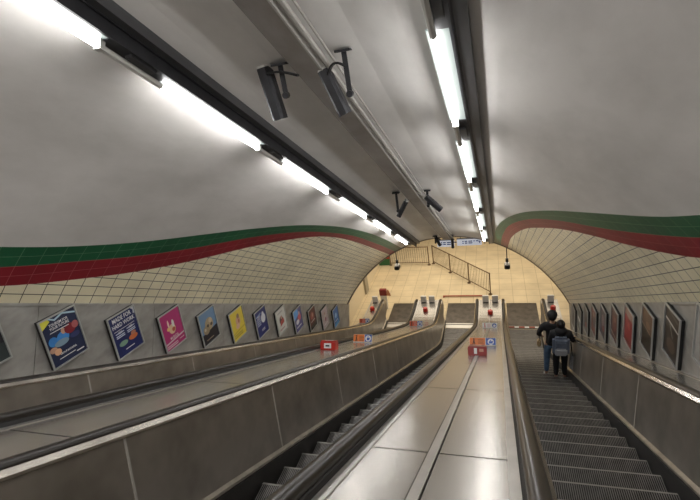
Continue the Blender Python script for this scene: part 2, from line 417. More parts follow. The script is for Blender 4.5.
# posts with slots at the deck ends
def end_gate(x, label):
    r = empty('control_post', (x, 17.75, ZD)); tag(r, label, 'post', 'small grey posts on the deck ends')
    bm = bmesh.new(); box(bm, (0, 0, .17), (.25, .10, .34)); bmesh.ops.bevel(bm, geom=bm.edges[:], offset=.012, segments=2, affect='EDGES')
    obj('housing', bm, gate_m, r)
    bm = bmesh.new(); box(bm, (0, -.053, .03), (.21, .012, .045)); obj('slot', bm, black_m, r)
GX = [(-3.22, 'grey post on the deck with the red labelled box, beside the poster side'), (-2.86, 'grey post on the deck with the red labelled box, beside the empty escalator'),
      (-.58, 'grey post on the centre-seam deck, beside the empty escalator'), (-.19, 'grey post on the centre-seam deck, beside the occupied escalator'),
      (1.98, 'grey post on the deck end behind the passengers, under the portal'), (-5.45, 'grey post on the deck end under the cream wall')]
for x, lb in GX: end_gate(x, lb)
# emergency stop knobs
def stop_button(x, Y, z, label):
    r = empty('emergency_stop', (x, Y, z)); tag(r, label, 'emergency stop', 'red emergency stops on the deck ends')
    bm = bmesh.new(); bmesh.ops.create_cone(bm, cap_ends=True, segments=16, radius1=.10, radius2=.085, depth=.05, matrix=Matrix.Translation((0, 0, .025))); obj('mount', bm, black_m, r)
    bm = bmesh.new(); bmesh.ops.create_cone(bm, cap_ends=True, segments=8, radius1=.115, radius2=.10, depth=.16, matrix=Matrix.Translation((0, 0, .13)))
    bmesh.ops.bevel(bm, geom=bm.edges[:], offset=.015, segments=2, affect='EDGES'); obj('knob', bm, redp_m, r)
for x, Y, lb in ((-3.05, 16.95, 'red emergency stop on the deck with the red labelled box'), (-.39, 16.75, 'red emergency stop on the deck with the centre seam strip'),
                 (-5.42, 17.0, 'red emergency stop on the narrow deck by the cream wall'), (2.0, 17.1, 'red emergency stop showing just above the passengers')):
    stop_button(x, Y, ZD, lb)

# small upright safety plates standing on the decks
def safety_plate(x, l, w, h, label, kind='ob', Y=None):
    v = DH*V; Yc = l*C30 + DH*S30 if Y is None else Y
    sl = (base(Yc+.1)-base(Yc-.1))/.2
    ay = Vector((0, 1, sl)).normalized(); az = DX.cross(ay)
    R = Matrix((DX, ay, az)).transposed() @ Matrix.Rotation(radians(-12), 3, 'X')
    r = empty('safety_sign', Vector((x, Yc, base(Yc)+v)) + az*.004, R); tag(r, label, 'sign', 'safety plates standing on the decks')
    c1, c2 = {'ob': (orange_m, blue_m), 'rb': (mat('orange_red_vinyl', (.70, .13, .06), .4), blue_m), 'wb': (white_m, white_m)}[kind]
    bm = bmesh.new(); box(bm, (0, .02, h/2), (w, .02, h)); box(bm, (0, .03, .008), (w, .08, .016)); obj('stand', bm, gate_m, r)
    bm = bmesh.new(); box(bm, (-w*.20, .006, h/2), (w*.58, .008, h*.94)); obj('warning_panel', bm, c1, r)
    bm = bmesh.new(); box(bm, (w*.30, .006, h/2), (w*.36, .008, h*.94)); obj('notice_panel', bm, c2, r)
    bm = bmesh.new(); box(bm, (-w*.33, 0, h*.50), (w*.055, .004, h*.34)); box(bm, (-w*.36, 0, h*.22), (w*.03, .004, h*.24)); box(bm, (-w*.30, 0, h*.24), (w*.03, .004, h*.28)); bmesh.ops.create_circle(bm, cap_ends=True, segments=10, radius=h*.10, matrix=Matrix.Translation((-w*.33, 0, h*.80)) @ Matrix.Rotation(pi/2, 4, 'X'))
    obj('figure', bm, black_m if kind != 'wb' else redp_m, r)
    bm = bmesh.new()
    for k in range(4): box(bm, (-w*(.06+.02*(k % 2)), 0, h*(.24+.17*k)), (w*(.24-.04*(k % 2)), .003, h*.035))
    obj('warning_text', bm, black_m if kind == 'ob' else (white_m if kind == 'rb' else redp_m), r)
    bm = bmesh.new(); bmesh.ops.create_circle(bm, cap_ends=True, segments=16, radius=h*.38, matrix=Matrix.Translation((w*.30, -.002, h*.5)) @ Matrix.Rotation(pi/2, 4, 'X')); obj('disc', bm, white_m if kind != 'wb' else blue_m, r)
    bm = bmesh.new(); box(bm, (w*.30, -.004, h*.42), (w*.14, .003, h*.30)); box(bm, (w*.29, -.004, h*.68), (w*.05, .003, h*.12)); box(bm, (w*.36, -.004, h*.52), (w*.06, .003, h*.12)); obj('disc_mark', bm, blue_m if kind != 'wb' else white_m, r)
safety_plate(-.39, 10.45, .56, .17, 'orange and blue safety plate standing behind the dark red box on the centre-seam deck')
safety_plate(-3.13, 10.5, .46, .19, 'orange and blue safety plate on the deck beyond the red box with the white label')
safety_plate(-.38, 0, .52, .20, 'white safety plate with red and blue marks near the foot of the centre-seam deck', 'wb', Y=14.6)
safety_plate(-3.10, 0, .50, .22, 'red and blue safety plate near the foot of the deck with the white-labelled box', 'rb', Y=14.8)
safety_plate(-5.42, 0, .44, .20, 'red and blue safety plate on the narrow deck under the cream wall', 'rb', Y=15.6)

# red boxes standing on the decks
def red_box(x, l, label, white):
    R = Matrix((DX, DS, DX.cross(DS))).transposed()
    r = empty('alarm_box', W(x, DH+.004, l), R); tag(r, label, 'box', 'red boxes on the decks')
    bm = bmesh.new(); box(bm, (0, 0, .08), (.32, .20, .16)); bmesh.ops.bevel(bm, geom=bm.edges[:], offset=.012, segments=2, affect='EDGES'); obj('case', bm, redp_m if white else mat('dark_red_plastic', (.30, .02, .02), .35), r)
    bm = bmesh.new(); box(bm, (0, 0, .172), (.30, .17, .016)); obj('lid', bm, redp_m if white else mat('pale_red', (.55, .28, .2), .4), r)
    bm = bmesh.new(); box(bm, (0 if white else -.03, -.103, .085), (.15 if white else .05, .006, .10)); obj('label_plate', bm, white_m, r)
    if white:
        bm = bmesh.new(); box(bm, (0, 0, .182), (.16, .09, .004)); obj('top_label', bm, white_m, r)
        bm = bmesh.new(); box(bm, (0, -.108, .085), (.08, .004, .03)); obj('label_mark', bm, black_m, r)
    else:
        bm = bmesh.new(); box(bm, (.07, -.103, .10), (.07, .006, .05)); obj('side_mark', bm, mat('pale_red', (.55, .28, .2), .4), r)
        for s in (-1, 1):
            bm = bmesh.new(); box(bm, (s*.1, 0, .183), (.05, .1, .006)); obj('hinge', bm, rust_m, r)
red_box(-.41, 8.5, 'dark red box on the centre-seam deck in front of an orange sticker', False)
red_box(-3.285, 8.7, 'red box with a white label standing alone on the low-angle deck', True)

# ---------------------------------------------------------------- ceiling services
def fixture_line(xt, wd, hb, which):
    r = empty('lighting_trunking', W(xt, 2.3, 0)); r.location = (0, 0, 0)
    tag(r, f'long dark grey trunking that carries the {which} line of tube lights', 'trunking', 'ceiling trunking runs')
    bm = bmesh.new(); sbox(bm, xt+.15, xt+.15+wd, hb, hb+.25, -3.5, LEND-.05); obj('casing', bm, trunk_m, r)
    bm = bmesh.new(); sbox(bm, xt+.125, xt+.15, 2.135, 2.35, -3.5, LEND-.05); sbox(bm, xt+.16, xt+.175, hb-.008, hb+.002, -3.5, LEND-.05); obj('inner_lip', bm, dark_m, r)
    bm = bmesh.new(); tube(bm, [W(xt+.06, 2.235, -3.5), W(xt+.06, 2.235, LEND-.1)], .035); obj('cable_conduit', bm, dark_m, r)
    return r
def tube_lamp(xt, l0, label, grp):
    r = empty('fluorescent_light', W(xt, 2.13, l0+.95)); tag(r, label, 'light', grp)
    o0 = W(xt, 2.13, l0+.95)
    def part(name, bm, m):
        bmesh.ops.translate(bm, verts=bm.verts, vec=-o0); return obj(name, bm, m, r)
    bm = bmesh.new(); tube(bm, [W(xt, 2.105, l0), W(xt, 2.105, l0+1.84)], .026, 10); part('tube', bm, tube_m)
    bm = bmesh.new(); P = []
    sbox(bm, xt-.06, xt+.13, 2.158, 2.172, l0-.02, l0+1.86); part('reflector', bm, refl_m)  # widened past the tube, shaped to keep its light off the nearby ceiling
    bm = bmesh.new(); sbox(bm, xt-.02, xt+.13, 2.150, 2.172, l0+1.86, l0+2.58); part('gap_plate', bm, dark_m)
    bm = bmesh.new(); sbox(bm, xt+.04, xt+.11, 2.12, 2.15, l0+2.1, l0+2.4); part('ballast', bm, trunk_m)
    bm = bmesh.new(); tube(bm, [W(xt, 2.105, l0+1.85), W(xt, 2.105, l0+2.59)], .03, 8); part('gap_cover', bm, cap_m)
    bm = bmesh.new()
    sbox(bm, xt-.03, xt+.04, 2.07, 2.158, l0+1.84, l0+1.89); part('end_cap', bm, cap_m)
ords = ['first', 'second', 'third', 'fourth', 'fifth', 'sixth', 'seventh', 'eighth']
for xt, which, g in ((-3.045, 'wall-side', 'tube lights along the poster-wall side of the ceiling'), (-.42, 'passenger-side', 'tube lights along the passenger side of the ceiling')):
    fixture_line(xt, .11 if xt < -1 else .13, 2.26 if xt < -1 else 2.15, which)
    # up-slope lamps behind the viewer are part of the same run
    for i, k in enumerate(range(-3, 5)):
        l0 = 3.43 + 2.6*k
        if k == 4: l0 -= .05
        if k >= -1: lb = f'lit white ceiling tube, {ords[k+1]} down the slope in the {which} line'
        else: lb = f'lit white ceiling tube at the top of the {which} line, out of sight above'
        tube_lamp(xt, l0, lb, g)
# central beam and conduits
r = empty('ceiling_beam', (0, 0, 0)); tag(r, 'wide grey-brown boxed beam running down the middle of the ceiling', 'beam')
bm = bmesh.new(); sbox(bm, -1.875, -1.62, 2.335, 2.52, -3.5, LEND-.3); obj('box_casing', bm, beam_m, r)
bm = bmesh.new(); sbox(bm, -1.62, -1.60, 2.33, 2.52, -3.5, LEND-.3); obj('side_flange', bm, cond_m, r)
for i, (x, h, rad) in enumerate(((-1.545, 2.375, .028), (-1.485, 2.43, .012))):
    bm = bmesh.new(); tube(bm, [W(x, h, -3.5), W(x, h, LEND-.3)], rad); tag(obj('conduit_pipe', bm, cond_m), ('thicker' if i == 0 else 'thinner') + ' grey conduit pipe clipped along the central ceiling beam', 'pipe')

# loudspeakers hung in pairs
def speaker(px, ph, pl, tilt, pitch, label, side, s=1.0, drop=.36):
    top = W(px, ph, pl)
    r = empty('loudspeaker', top); tag(r, label, 'loudspeaker', 'loudspeakers hung from the ceiling in pairs')
    bm = bmesh.new(); box(bm, (0, 0, -.012), (.16, .12, .024)); obj('ceiling_plate', bm, dark_m, r)
    bm = bmesh.new(); box(bm, (0, 0, -.02-drop/2), (.05, .018, drop)); bmesh.ops.create_cone(bm, cap_ends=True, segments=10, radius1=.035, radius2=.035, depth=.06, matrix=Matrix.Translation((0, 0, -drop-.02)) @ Matrix.Rotation(pi/2, 4, 'X')); obj('bracket', bm, dark_m, r)
    R = (Matrix.Rotation(tilt, 3, 'Y') @ Matrix.Rotation(pitch, 3, 'X'))
    c = Vector((side, .03, -drop+.02))
    b = bpy.data.objects.new('cabinet', None)
    bm = bmesh.new()
    prof = [(-.062, .05), (-.062, -.035), (-.035, -.065), (.035, -.065), (.062, -.035), (.062, .05)]
    A = [bm.verts.new(c + R @ Vector((x*s, y*s, .25*s))) for x, y in prof]; B = [bm.verts.new(c + R @ Vector((x*s, y*s, -.25*s))) for x, y in prof]
    bm.faces.new(A); bm.faces.new(B[::-1])
    for i in range(6): bm.faces.new((A[i], A[(i+1) % 6], B[(i+1) % 6], B[i]))
    cab = obj('cabinet', bm, dark_m, r)
    bm = bmesh.new(); A = [bm.verts.new(c + R @ Vector((x*s, y*s, .256*s))) for x, y in prof]; B = [bm.verts.new(c + R @ Vector((x*s*1.02, y*s*1.02, .235*s))) for x, y in prof]
    bm.faces.new(A); bm.faces.new(B[::-1])
    for i in range(6): bm.faces.new((A[i], A[(i+1) % 6], B[(i+1) % 6], B[i]))
    obj('end_cap', bm, cap_m, cab)
    for q in (0, .035):
        bm = bmesh.new(); p0 = c + R @ Vector((.03, -.06+q, .17*s)); p3 = Vector((.21, -.10+q, -.15)) if px < CX else Vector((.0, -.03+q, -.16))
        mid = [p0.lerp(p3, t) + Vector((0, -.04*sin(pi*t), (.03 if px < CX else .07)*sin(pi*t))) for t in [i/8 for i in range(9)]]
        tube(bm, mid, .012, 6); obj('cable', bm, black_m, r)
speaker(-2.06, 2.47, 3.98, -.14, -.05, 'dark loudspeaker of the pair nearest the top, on the poster side of the beam', -.17, s=1.12, drop=.30)
speaker(-1.36, 2.48, 3.96, -.34, -.05, 'dark loudspeaker of the pair nearest the top, on the passenger side of the beam', -.17, drop=.40)
speaker(-2.10, 2.47, 9.7, .55, 0, 'dark loudspeaker of the middle pair, leaning out towards the poster wall', .10, s=.85, drop=.42)
speaker(-1.42, 2.48, 9.75, -.75, 0, 'dark loudspeaker of the middle pair, leaning out towards the passengers', .10, s=.95, drop=.34)
speaker(-2.15, 2.47, 16.5, -.35, 0, 'dark loudspeaker of the lowest pair, leaning beside the white hanging sign', .08, s=.8, drop=.25)
speaker(-1.56, 2.49, 16.6, 0, 0, 'dark loudspeaker of the lowest pair, hanging straight before the white sign', 0, s=.8, drop=.35)

# pole cameras at the portal
for x, z1, z0, lb in ((-3.86, 4.25, 3.34, 'black and white security camera on a pole beside the cream wall end of the portal'), (.31, 4.15, 3.26, 'dark security camera hanging on a pole over the occupied escalator')):
    r = empty('security_camera', (x, 16.3, z1)); tag(r, lb, 'camera', 'security cameras hung at the portal')
    bm = bmesh.new(); tube(bm, [(0, 0, .55), (0, 0, z0-z1+.2)], .018); obj('pole', bm, dark_m, r)
    bm = bmesh.new(); tube(bm, [(0, 0, z0-z1+.42), (.0, 0, z0-z1+.30)], .055, 10); obj('swivel', bm, black_m, r)
    bm = bmesh.new(); box(bm, (0, -.05, z0-z1+.13), (.20, .30, .15)); bmesh.ops.bevel(bm, geom=bm.edges[:], offset=.025, segments=2, affect='EDGES'); hs = obj('housing', bm, black_m, r)
    bm = bmesh.new(); box(bm, (0, -.03, z0-z1+.222), (.17, .26, .03)); obj('cover', bm, gate_m, hs)
# hanging direction signs
def hang_sign(x0, x1, z, label, arrow_at):
    w = x1-x0; r = empty('direction_sign', ((x0+x1)/2, 16.35, z)); tag(r, label, 'sign', 'white hanging direction signs')
    bm = bmesh.new(); box(bm, (0, 0, 0), (w, .06, .26)); obj('panel', bm, mat('sign_white', (.82, .84, .88), .4, emit=(.8, .85, 1), es=.35), r)
    bm = bmesh.new(); box(bm, (0, 0, .14), (w+.02, .08, .02)); box(bm, (-w*.35, 0, .35), (.02, .02, .4)); box(bm, (w*.35, 0, .35), (.02, .02, .4)); obj('hanger', bm, dark_m, r)
    bm = bmesh.new(); y = -.033
    a = arrow_at*w
    for q in ([(a-.05, y, 0), (a, y, .05), (a+.05, y, 0)], [(a-.015, y, -.06), (a+.015, y, -.06), (a+.015, y, .01), (a-.015, y, .01)]):
        bm.faces.new([bm.verts.new(p) for p in q])
    for j, zz in ((0, .04), (1, -.035)):
        xx = -w*.28
        for k in range(5 if j == 0 else 3):
            ww = .05+.05*((k*7+j*3) % 3); box(bm, (xx+ww/2, -.032, zz), (ww, .006, .04)); xx += ww+.035
    obj('lettering', bm, mat('sign_blue', (.02, .04, .22), .5), r)
hang_sign(-2.20, -1.56, 4.38, 'white direction sign with dark lettering beside the ceiling beam end, shorter of the two', -.40)
hang_sign(-1.46, -.56, 4.40, 'white direction sign with dark lettering next to the last ceiling tube, longer of the two', .42)

# ---------------------------------------------------------------- barriers on the concourse floor
def barrier(p0, p1, h, label, posts=2, bars=18):
    p0, p1 = Vector(p0), Vector(p1); d = p1-p0; L = d.length; R = Matrix.Rotation(atan2(d.y, d.x), 3, 'Z')
    r = empty('barrier_railing', p0, R); tag(r, label, 'barrier', 'bronze barriers on the concourse floor')
    bm = bmesh.new(); tube(bm, [(0, 0, h), (L, 0, h)], .028); obj('top_rail', bm, railb_m, r)
    bm = bmesh.new(); tube(bm, [(0, 0, .14), (L, 0, .14)], .022); obj('bottom_rail', bm, railb_m, r)
    for i in range(posts):
        x = L*i/(posts-1); bm = bmesh.new(); tube(bm, [(x, 0, .015), (x, 0, h+.03)], .03); p = obj('post', bm, railb_m, r)
        bm = bmesh.new(); bmesh.ops.create_cone(bm, cap_ends=True, segments=12, radius1=.10, radius2=.08, depth=.03, matrix=Matrix.Translation((x, 0, .015))); obj('foot', bm, railb_m, p)
    for i in range(1, bars):
        bm = bmesh.new(); tube(bm, [(L*i/bars, 0, .14), (L*i/bars, 0, h)], .0085, 5); obj('bar', bm, railb_m, r)
barrier((-6.05, 23.9, 0), (-3.78, 23.8, 0), 1.12, 'barrier of thin upright bars standing across the far floor by the green and red skirting')
barrier((-3.55, 23.95, 0), (-.42, 20.25, 0), 1.12, 'long barrier with four posts running diagonally towards the centre-seam deck', 4, 40)
bm = bmesh.new(); box(bm, (0, 0, .06), (2.0, .05, .05))
for s in (-1, 1): box(bm, (s*.96, 0, .03), (.08, .12, .06))
tag(obj('floor_rail', bm, rust_m), 'low red-brown rail lying on the floor beyond the empty escalator', 'rail').location = (-1.65, 20.0, 0)
# bits beside the left portal foot
bm = bmesh.new(); box(bm, (0, 0, .16), (.34, .2, .32)); bmesh.ops.bevel(bm, geom=bm.edges[:], offset=.02, segments=1, affect='EDGES')
o = obj('litter_bin', bm, mat('maroon_paint', (.22, .02, .02), .4)); o.location = (-5.35, 18.9, .75); 
bm = bmesh.new(); box(bm, (0, 0, -.375), (.28, .16, .75)); q = obj('pedestal', bm, gate_m, o)
bm = bmesh.new(); bmesh.ops.create_cone(bm, cap_ends=True, segments=3, radius1=.16, radius2=.02, depth=.3, matrix=Matrix.Translation((.25, 0, .15))); q = obj('warning_cone', bm, mat('pale_orange', (.6, .25, .12), .5), o)
tag(o, 'maroon box on a grey pedestal beyond the deck end by the cream wall', 'box')

# ---------------------------------------------------------------- posters
FA = radians(25)
PW_, PH_ = .57, .70
pm = {}
def cm(c):
    k = tuple(round(x, 3) for x in c)
    if k not in pm: pm[k] = mat('print_%d' % len(pm), k, .35)
    return pm[k]
def text_faces(bm, s, x, y, size, mi, z=.004, bold=True, sx=1.0, align='CENTER'):
    cu = bpy.data.curves.new('t', 'FONT'); cu.body = s; cu.size = size; cu.align_x = align; cu.resolution_u = 2
    if bold: cu.offset = size*.018
    ob = bpy.data.objects.new('t', cu); me = ob.to_mesh()
    n0 = len(bm.verts)
    vs = [bm.verts.new((v.co.x*sx+x, v.co.y+y, z)) for v in me.vertices]
    for p in me.polygons:
        try:
            f = bm.faces.new([vs[i] for i in p.vertices]); f.material_index = mi
        except Exception: pass
    ob.to_mesh_clear(); bpy.data.objects.remove(ob); bpy.data.curves.remove(cu)
def poster(side, l, h, name_label, design, group):
    ev = (-DS*sin(FA) + DN*cos(FA)); eu = (DS*cos(FA) + DN*sin(FA))*(1 if side < 0 else -1)
    en = eu.cross(ev); x = XL if side < 0 else XR
    R = Matrix((eu, ev, en)).transposed()
    r = empty('framed_poster', W(x - side*.045, h, l), R); tag(r, name_label, 'poster', group)
    bm = bmesh.new()
    w, hh, t = PW_/2, PH_/2 + (.015 if side > 0 else 0), .019
    for c, s in (((0, hh-t/2, .01), (2*w, t, .02)), ((0, -hh+t/2, .01), (2*w, t, .02)), ((-w+t/2, 0, .01), (t, 2*hh-2*t, .02)), ((w-t/2, 0, .01), (t, 2*hh-2*t, .02))): box(bm, c, s)
    obj('frame', bm, frame_m, r)
    bm = bmesh.new(); box(bm, (0, 0, -.021), (2*w-.002, 2*hh-.002, .040)); obj('backing_box', bm, black_m, r)  # shade along the frame edge is put into the black of these sides
    # print: list of (polygon, colour); coordinates -1..1
    bm = bmesh.new(); cols = []; z = .002
    def mi(c):
        c = tuple(round(q, 3) for q in c)
        if c not in cols: cols.append(c)
        return cols.index(c)
    iw, ih = w-t, hh-t
    f = bm.faces.new([bm.verts.new((a*iw, b*ih, z)) for a, b in ((-1, -1), (1, -1), (1, 1), (-1, 1))]); f.material_index = mi(design['bg'])
    for k, (P, c) in enumerate(design.get('poly', [])):
        if isinstance(P, tuple) and P[0] == 'o':
            _, cx_, cy_, rx, ry = P; P = [(cx_+rx*cos(2*pi*i/14), cy_+ry*sin(2*pi*i/14)) for i in range(14)]
        f = bm.faces.new([bm.verts.new((max(-1, min(1, a))*iw, max(-1, min(1, b))*ih, z+.0004*(k+1))) for a, b in P]); f.material_index = mi(c)
    for (s, a, b, size, c) in design.get('text', []):
        text_faces(bm, s, a*iw, b*ih, size, mi(c), z=.002+.0004*(len(design.get('poly', []))+3), sx=.82)
    me = bpy.data.meshes.new('print'); bm.to_mesh(me); bm.free()
    for c in cols: me.materials.append(cm(c))
    link('print', me, r)
    return r
def bars_(x0, x1, ys, t, c): return [([(x0, y), (x1, y), (x1, y+t), (x0, y+t)], c) for y in ys]
Wh = (.80, .80, .80); NV = (.015, .02, .09); BK = (.012, .012, .016); SK = (.55, .32, .22)
D = []
D.append(dict(bg=(.02, .02, .025), poly=[([(-1, -1), (1, -1), (1, -.4), (-1, -.1)], (.04, .05, .05))]))
D.append(dict(bg=(.02, .028, .07), poly=[([(-1, .62), (-.45, .86), (-.55, 1), (-1, 1)], (.75, .70, .08)), ([(-.6, 1), (-.2, .80), (.3, .92), (1, .72), (1, .80), (.3, 1), (-.2, .88), (-.45, 1)], (.45, .62, .72)),
   (('o', -.62, .02, .26, .20), (.05, .22, .55)), (('o', -.05, .02, .36, .24), (.06, .25, .62)), (('o', -.2, -.16, .42, .14), (.22, .32, .40)), (('o', .05, .25, .13, .13), SK), (('o', .45, .22, .34, .22), (.22, .02, .03)), (('o', .78, .28, .2, .16), (.42, .12, .12)),
   (('o', -.75, -.3, .22, .12), SK), (('o', -.55, -.45, .2, .14), (.75, .42, .25)), (('o', .6, -.12, .3, .12), (.04, .05, .14))] + bars_(-.65, .45, [.38], .03, Wh) + bars_(-.6, .35, [-.78], .03, Wh) + bars_(.4, .85, [-.86], .05, Wh),
   text=[('TOURISM FOR', -.05, .64, .055, Wh), ('YOUR FUTURE', -.05, .49, .055, Wh), ('GROUP BOOKING', 0, -.62, .038, Wh)]))
D.append(dict(bg=(.016, .024, .11), poly=bars_(-.8, .8, [.26], .025, Wh) + bars_(-.75, -.1, [.12, -.0, -.08], .045, (.6, .66, .8)) + bars_(.1, .75, [.12, -.0, -.08], .045, (.6, .66, .8)) + [(('o', -.38, -.42, .34, .13), (.20, .34, .24)), (('o', .42, -.38, .36, .14), (.62, .16, .05)), (('o', .5, -.2, .2, .1), (.5, .2, .12))] + bars_(-.35, .35, [-.78], .04, Wh) + [([(.72, 1), (1, 1), (1, .66), (.86, .66), (.9, .85)], (.6, .62, .66))],
   text=[('MADE FOR', -.02, .70, .098, Wh), ('HARD WORK', 0, .42, .092, Wh), ('1235', -.42, .11, .05, Wh), ('1235', .42, .11, .05, Wh)]))
MG = (.42, .035, .16)
D.append(dict(bg=MG, poly=[(('o', -.02, .0, .34, .28), (.70, .50, .30)), (('o', .15, .28, .12, .22), (.62, .62, .55)), (('o', -.3, .38, .08, .22), (.8, .6, .5)), (('o', .1, -.05, .16, .12), (.50, .12, .06)), (('o', -.4, .1, .14, .1), (.8, .55, .2)), ([(-1, -.62), (1, -.5), (1, -.58), (-1, -.70)], (.65, .50, .52))] + bars_(-.9, .2, [-.82, -.92], .05, (.75, .6, .62)) + bars_(.4, .9, [-.8], .05, (.7, .5, .5)),
   text=[('MUSICAL', 0, -.52, .07, (.75, .62, .6))]))
D.append(dict(bg=(.16, .27, .42), poly=[([(-1, -1), (1, -1), (1, -.2), (-1, -.35)], (.02, .018, .025)), (('o', .1, .12, .52, .4), (.42, .33, .20)), (('o', -.35, -.15, .4, .28), (.34, .26, .16)), (('o', .3, .30, .22, .16), (.58, .48, .33)), (('o', -.1, .05, .13, .1), (.07, .05, .04)), (('o', .35, .02, .15, .1), (.10, .07, .05)), (('o', -.5, -.1, .12, .1), (.6, .5, .36))] + bars_(-.6, .3, [-.8], .05, (.45, .35, .25))))
YL = (.72, .56, .07)
D.append(dict(bg=YL, poly=[(('o', .12, .18, .36, .34), (.62, .36, .26)), (('o', -.05, -.18, .3, .18), (.70, .45, .32)), (('o', .2, .5, .2, .18), (.30, .20, .14)), (('o', .2, .15, .12, .14), (.42, .16, .1)), ([(-1, -.5), (1, -.38), (1, -.44), (-1, -.57)], (.45, .33, .05))] + bars_(-.85, .5, [-.7, -.84], .06, (.28, .22, .04))))
D.append(dict(bg=(.025, .035, .17), poly=[(('o', .42, .18, .42, .36), (.70, .72, .76)), (('o', .45, .5, .2, .2), (.7, .72, .76)), ([(-.8, .62), (.1, .74), (.1, .66), (-.8, .54)], (.3, .45, .7))] + bars_(-.8, -.1, [.3, .15, 0, -.15], .07, (.5, .55, .7)) + bars_(-.2, .4, [-.6, -.7], .05, Wh), text=[('EXPO', -.35, .42, .08, Wh)]))
D.append(dict(bg=(.62, .62, .58), poly=[(('o', .0, .02, .42, .36), (.10, .05, .05)), ([(-.4, -.45), (.6, -.3), (.5, .1), (-.2, -.05)], (.42, .07, .06)), (('o', .1, .25, .2, .16), (.45, .30, .24))] + bars_(-.6, .5, [-.75], .06, (.3, .05, .05)) + bars_(-.6, .5, [.66], .12, (.4, .4, .4))))
D.append(dict(bg=(.10, .10, .25), poly=[([(-1, .1), (.2, .35), (.2, .9), (-1, 1)], (.12, .35, .75)), (('o', .35, .1, .4, .34), (.60, .12, .14)), (('o', -.2, -.2, .4, .22), (.72, .72, .76)), (('o', .4, .45, .2, .16), (.55, .4, .35))] + bars_(-.6, .6, [-.7], .08, Wh)))
D.append(dict(bg=(.09, .02, .02), poly=[(('o', 0, .25, .5, .38), (.28, .07, .06)), (('o', .1, .3, .18, .2), (.45, .26, .2)), ([(-1, -1), (1, -1), (1, -.5), (-1, -.6)], (.02, .02, .02))] + bars_(-.6, .6, [-.3], .08, (.5, .45, .42))))
D.append(dict(bg=(.45, .36, .38), poly=[(('o', 0, .1, .42, .44), (.55, .48, .46)), (('o', .1, -.25, .26, .22), (.28, .08, .14)), (('o', 0, .42, .2, .16), (.4, .25, .2))] + bars_(-.6, .6, [-.75], .08, (.7, .7, .7))))
D.append(dict(bg=(.03, .14, .42), poly=[(('o', .0, .12, .36, .3), (.30, .55, .80)), ([(-1, -1), (1, -1), (1, -.68), (-1, -.74)], (.05, .28, .6))] + bars_(-.5, .5, [-.5], .07, Wh)))
LL = ['dark poster cut by the edge beside the panel, first of the wall row', 'navy poster with a yellow and blue top edge and a group of people', 'navy poster headed MADE FOR HARD WORK with two shoes', 'magenta poster with a cream face and pale lettering',
      'poster of a tan crowd under blue sky with a black base', 'bright yellow poster with a pink figure', 'navy poster with one pale grey shape and the word EXPO', 'pale poster with a black and red figure',
      'blue, red and white poster between the pale one and the dark red one', 'dark red poster with a brown figure', 'pinkish grey poster next to the small blue one', 'small bright blue poster, last before the portal']
for i in range(12): poster(-1, 3.67+1.085*i, -.43, LL[i], D[i], 'framed posters on the wall beyond the hidden escalator')
DK = (.028, .022, .02)
E = [dict(bg=(.34, .33, .31), poly=bars_(-.6, .6, [.4], .1, (.4, .39, .37))),
     dict(bg=DK, poly=[([(-.9, .55), (.8, .40), (.8, .33), (-.9, .46)], (.6, .58, .55)), ([(-.4, .40), (.1, -.1), (.2, -.1), (-.25, .4)], (.25, .23, .2)), ([(-.8, .9), (.6, .7), (.8, .75), (-.6, 1)], (.10, .09, .08)), (('o', 0, -.45, .6, .3), (.09, .065, .05))]),
     dict(bg=(.03, .022, .018), poly=[([(-1, .15), (1, 0), (1, 1), (-1, 1)], (.13, .07, .045)), (('o', .1, .3, .4, .16), (.22, .13, .08)), ([(-1, .15), (1, 0), (1, -.05), (-1, .10)], (.35, .25, .18))]),
     dict(bg=(.30, .03, .035), poly=[([(-1, .55), (1, .45), (1, 1), (-1, 1)], (.36, .22, .18)), (('o', 0, .05, .3, .2), (.42, .07, .07)), ([(-1, -1), (1, -1), (1, -.75), (-1, -.7)], (.2, .02, .02))]),
     dict(bg=(.07, .02, .022), poly=[(('o', 0, .1, .5, .5), (.15, .04, .04)), (('o', .1, .35, .2, .18), (.28, .14, .1)), ([(-1, -.6), (1, -.7), (1, -.78), (-1, -.68)], (.35, .3, .26))]),
     dict(bg=(.05, .04, .06), poly=[(('o', -.1, .15, .4, .4), (.20, .15, .16)), (('o', .1, -.4, .3, .2), (.22, .04, .04))]),
     dict(bg=(.16, .05, .05), poly=[(('o', .1, .0, .5, .45), (.10, .09, .10)), (('o', 0, .5, .3, .18), (.3, .2, .16))]),
     dict(bg=(.14, .13, .13), poly=[(('o', 0, .1, .4, .45), (.06, .05, .05)), (('o', .1, -.4, .4, .2), (.26, .05, .05))]),
     dict(bg=(.13, .15, .15), poly=[([(-.8, -.2), (.8, -.25), (.8, .02), (-.8, .05)], (.75, .75, .75)), ([(-1, .5), (1, .5), (1, 1), (-1, 1)], (.08, .10, .11))]),
     dict(bg=(.18, .17, .16), poly=[(('o', 0, 0, .5, .5), (.09, .08, .08))])]
RL = ['blank grey framed panel cut by the picture edge above the handrail', 'dark poster crossed by a white slanting bar', 'brown over black poster next to the red one', 'bright red framed poster on the passenger side wall',
      'dark maroon poster beyond the bright red one', 'dark poster with a grey blot, second beyond the bright red one', 'reddish dark poster, third beyond the bright red one', 'grey and red poster, fourth beyond the bright red one',
      'dark grey poster with a white label, close beside the passengers', 'grey poster behind the passengers, last before the portal']
for i in range(10): poster(1, 6.25+1.09*i, -.43, RL[i], E[i], 'framed posters on the passenger side wall')

